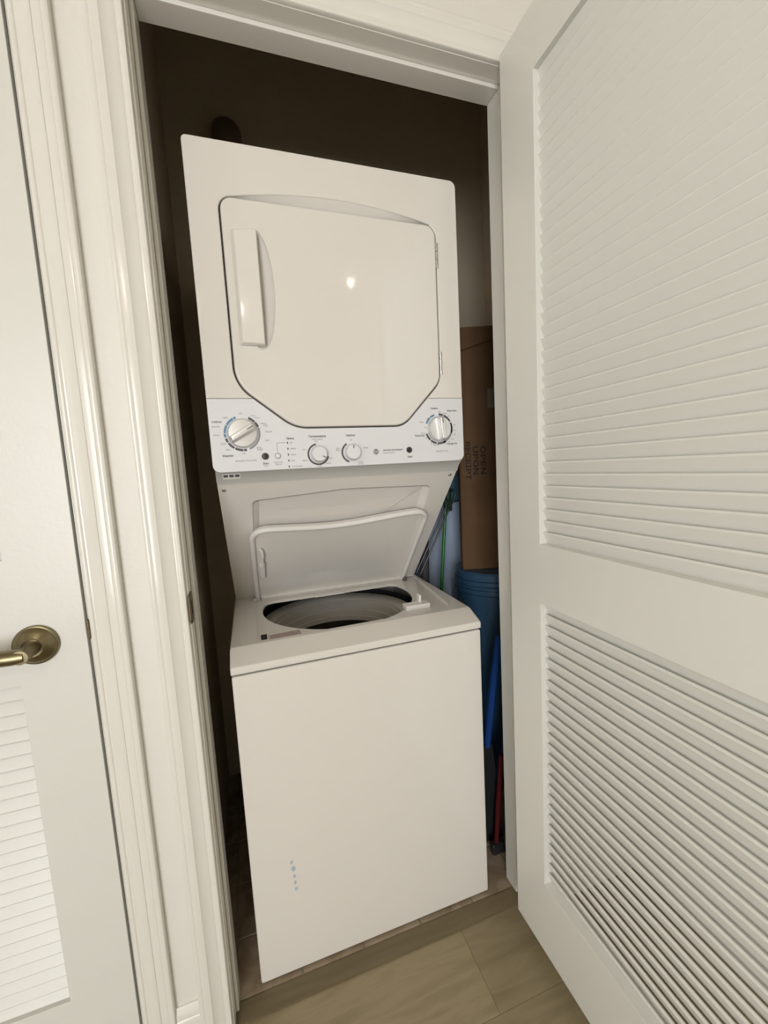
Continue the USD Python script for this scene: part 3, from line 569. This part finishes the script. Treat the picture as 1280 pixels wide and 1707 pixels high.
# ------------------------------------------------------------------ things in the closet beside the machine
# blue round tub with a carton standing on it
bc = np.array([0.897, 0.40, 0.0])
tb = thing('storage_tub', 'round blue plastic tub with rim, right of the washer', 'tub', tuple(bc))
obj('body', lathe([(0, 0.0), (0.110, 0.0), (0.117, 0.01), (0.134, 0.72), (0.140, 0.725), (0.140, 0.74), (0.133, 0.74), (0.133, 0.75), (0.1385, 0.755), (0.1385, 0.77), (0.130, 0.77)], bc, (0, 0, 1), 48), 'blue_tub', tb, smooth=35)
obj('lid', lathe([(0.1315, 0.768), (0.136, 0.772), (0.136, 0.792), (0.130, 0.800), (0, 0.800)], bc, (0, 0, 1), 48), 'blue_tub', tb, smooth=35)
bz0, bz1 = 0.8005, 1.632
ct = thing('carton', 'tall brown cardboard carton printed OPEN UPON RECEIPT, on the blue tub', 'cardboard box', (0.768, 0.37, bz0))
bx0, bx1, by0, by1 = 0.768, 1.03, 0.385, 0.427
CR = trimesh.transformations.rotation_matrix(math.radians(-18), [0, 0, 1], [bx0, by0, 0])
def turned(m): m = m.copy(); m.apply_transform(CR); return m
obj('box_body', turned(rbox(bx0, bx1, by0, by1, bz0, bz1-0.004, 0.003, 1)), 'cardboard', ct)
fl_ = [(bx0+0.001, by0-0.001, bz1-0.004), (bx1-0.01, by0-0.001, bz1-0.004), (bx0+0.001, by0-0.016, bz1-0.085), (bx0+0.105, by0-0.013, bz1-0.035), (bx0+0.001, by0-0.013, bz1-0.085), (bx0+0.105, by0-0.010, bz1-0.035), (bx1-0.01, by0-0.003, bz1-0.012)]
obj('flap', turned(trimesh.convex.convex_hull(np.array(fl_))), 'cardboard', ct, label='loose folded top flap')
obj('packing_tape', turned(bx(bx0+0.102, bx0+0.132, by0-0.0006, by0+0.001, 1.360, 1.425)), 'tape', ct)
def box_word(s, x, z1, z0, w):
    m = meshkit.text_mesh(s, 0.02, 0.0008, True); v = m.vertices - [m.bounds[0][0], m.bounds[0][1], 0]; e = m.bounds[1]-m.bounds[0]
    return trimesh.Trimesh(np.column_stack([x-w/2+v[:, 1]*w/e[1], by0-0.0006+0.5*v[:, 2], z1-v[:, 0]*(z1-z0)/e[0]]), m.faces, process=False)
obj('lettering', turned(cat_(box_word('OPEN', 0.8500, 1.233, 1.137, 0.0185), box_word('UPON', 0.8240, 1.233, 1.137, 0.0185), box_word('RECEIPT', 0.7980, 1.250, 1.120, 0.0175))), 'ink', ct, smooth=False, kind='stuff')
# pale blue bin and teal bin behind the poles
pb = thing('storage_bin', 'tall pale blue plastic bin against the closet back wall', 'bin', (0.80, 0.68, 0))
obj('body', rbox(0.650, 0.985, 0.62, 0.742, 0.0, 1.015, 0.02, 3), 'pale_blue', pb); obj('rim', rbox(0.645, 0.990, 0.613, 0.746, 0.995, 1.023, 0.008, 2), 'pale_blue', pb)
tl = thing('storage_bin', 'dark teal plastic bin standing on the pale blue bin', 'bin', (0.80, 0.68, 1.024))
obj('body', rbox(0.655, 0.980, 0.622, 0.742, 1.0235, 1.27, 0.02, 3), 'teal', tl); obj('rim', rbox(0.650, 0.985, 0.616, 0.745, 1.255, 1.28, 0.008, 2), 'teal', tl)
# poles
gp = thing('mop', 'thin green mop pole with a dark clip, leaning beside the washer', 'mop', (0.70, 0.47, 0))
obj('pole', tube([(0.655, 0.47, 0.003), (0.722, 0.47, 0.732), (0.749, 0.47, 1.02)], 0.0060, 12), 'green_pole', gp)
clip = [rbox(0.745, 0.775, 0.461, 0.479, 1.005, 1.050, 0.006), tube([(0.755, 0.47, 1.03), (0.768, 0.47, 1.085), (0.782, 0.475, 1.08)], 0.007, 8), tube([(0.770, 0.47, 1.03), (0.785, 0.47, 1.045), (0.792, 0.47, 1.068)], 0.006, 8), rbox(0.752, 0.772, 0.460, 0.480, 1.045, 1.095, 0.008)]
obj('clip', cat_(*clip), 'green_dark', gp)
obj('mop_head', tube([(0.630, 0.47, 0.0125), (0.700, 0.47, 0.0125)], 0.012, 10), 'green_dark', gp)
gg = thing('vacuum_wand', 'grey tube standing upright behind the washer corner', 'tube', (0.655, 0.51, 0))
obj('tube', cyl((0.658, 0.51, 0.0), (0.676, 0.51, 0.92), 0.0175, 0.0165), 'grey_pole', gg); obj('collar', cyl((0.6757, 0.51, 0.905), (0.6762, 0.51, 0.935), 0.0195), 'grey_pole', gg)
dp = thing('broom', 'pair of slim dark metal rods leaning towards the green clip', 'broom', (0.62, 0.45, 0))
obj('rod', tube([(0.617, 0.450, 0.60), (0.617, 0.450, 0.765), (0.755, 0.455, 1.012)], 0.0035, 8), 'rod_metal', dp)
obj('rod', tube([(0.614, 0.462, 0.60), (0.614, 0.462, 0.782), (0.742, 0.455, 1.018)], 0.0035, 8), 'rod_metal', dp)
obj('broom_handle', cyl((0.6165, 0.456, 0.0), (0.6165, 0.456, 0.62), 0.010), 'grey_pole', dp)
bl = thing('dustpan', 'narrow blue plastic handle leaning low between washer and jamb', 'dustpan', (0.72, 0.13, 0))
obj('handle', tube([(0.690, 0.13, 0.32), (0.712, 0.13, 0.48), (0.742, 0.13, 0.66)], [0.010, 0.012, 0.012], 10), 'blue_plastic', bl)
obj('pan', trimesh.convex.convex_hull(np.array([(0.64, 0.135, 0.0), (0.74, 0.135, 0.0), (0.64, 0.165, 0.0), (0.74, 0.165, 0.0), (0.675, 0.125, 0.33), (0.705, 0.125, 0.33), (0.675, 0.140, 0.33), (0.705, 0.140, 0.33)])), 'black_plastic', bl)
rd = thing('brush', 'dark red brush handle standing low behind the right jamb', 'brush', (0.70, 0.09, 0))
obj('handle', tube([(0.690, 0.095, 0.03), (0.702, 0.095, 0.16), (0.716, 0.095, 0.31)], [0.007, 0.009, 0.008], 10), 'red_plastic', rd); obj('head', rbox(0.672, 0.715, 0.083, 0.107, 0.0, 0.035, 0.006), 'black_plastic', rd)
# vent duct behind the dryer top
vd = thing('vent_duct', 'dark flexible dryer vent duct rising behind the dryer top', 'duct', (0.10, 0.70, 1.2))
pp = [(0.10, 0.703, z) for z in np.linspace(1.2, 2.30, 90)] + [(0.10, 0.703+0.05*(1-math.cos(a)), 2.30+0.05*math.sin(a)) for a in np.linspace(0.1, math.pi/2, 8)]
obj('hose', tube(pp, [0.047+0.0022*(i % 2) for i in range(len(pp))], 24), 'duct', vd, smooth=60)

# ------------------------------------------------------------------ ceiling lamps of the hall
def lamp(pos, r, glow, label):
    t = thing('ceiling_lamp', label, 'lamp', pos)
    p = np.array(pos)
    obj('base', lathe([(0, CEIL-pos[2]), (r*1.15, CEIL-pos[2]), (r*1.15, CEIL-pos[2]-0.02), (r*1.05, CEIL-pos[2]-0.03), (0, CEIL-pos[2]-0.03)], p, (0, 0, 1), 40), 'lamp_metal', t)
    obj('diffuser', lathe([(r, 0.03), (r*0.97, 0.0), (r*0.8, -0.02), (r*0.45, -0.034), (0, -0.04)], p, (0, 0, 1), 40), glow, t, smooth=60)
lamp(LAMP_B, 0.017, 'lamp_glow', 'small round ceiling lamp near the right hall wall')
lamp(LAMP_C, 0.09, 'lamp_glow_warm', 'larger round flush ceiling lamp in the middle of the hall')
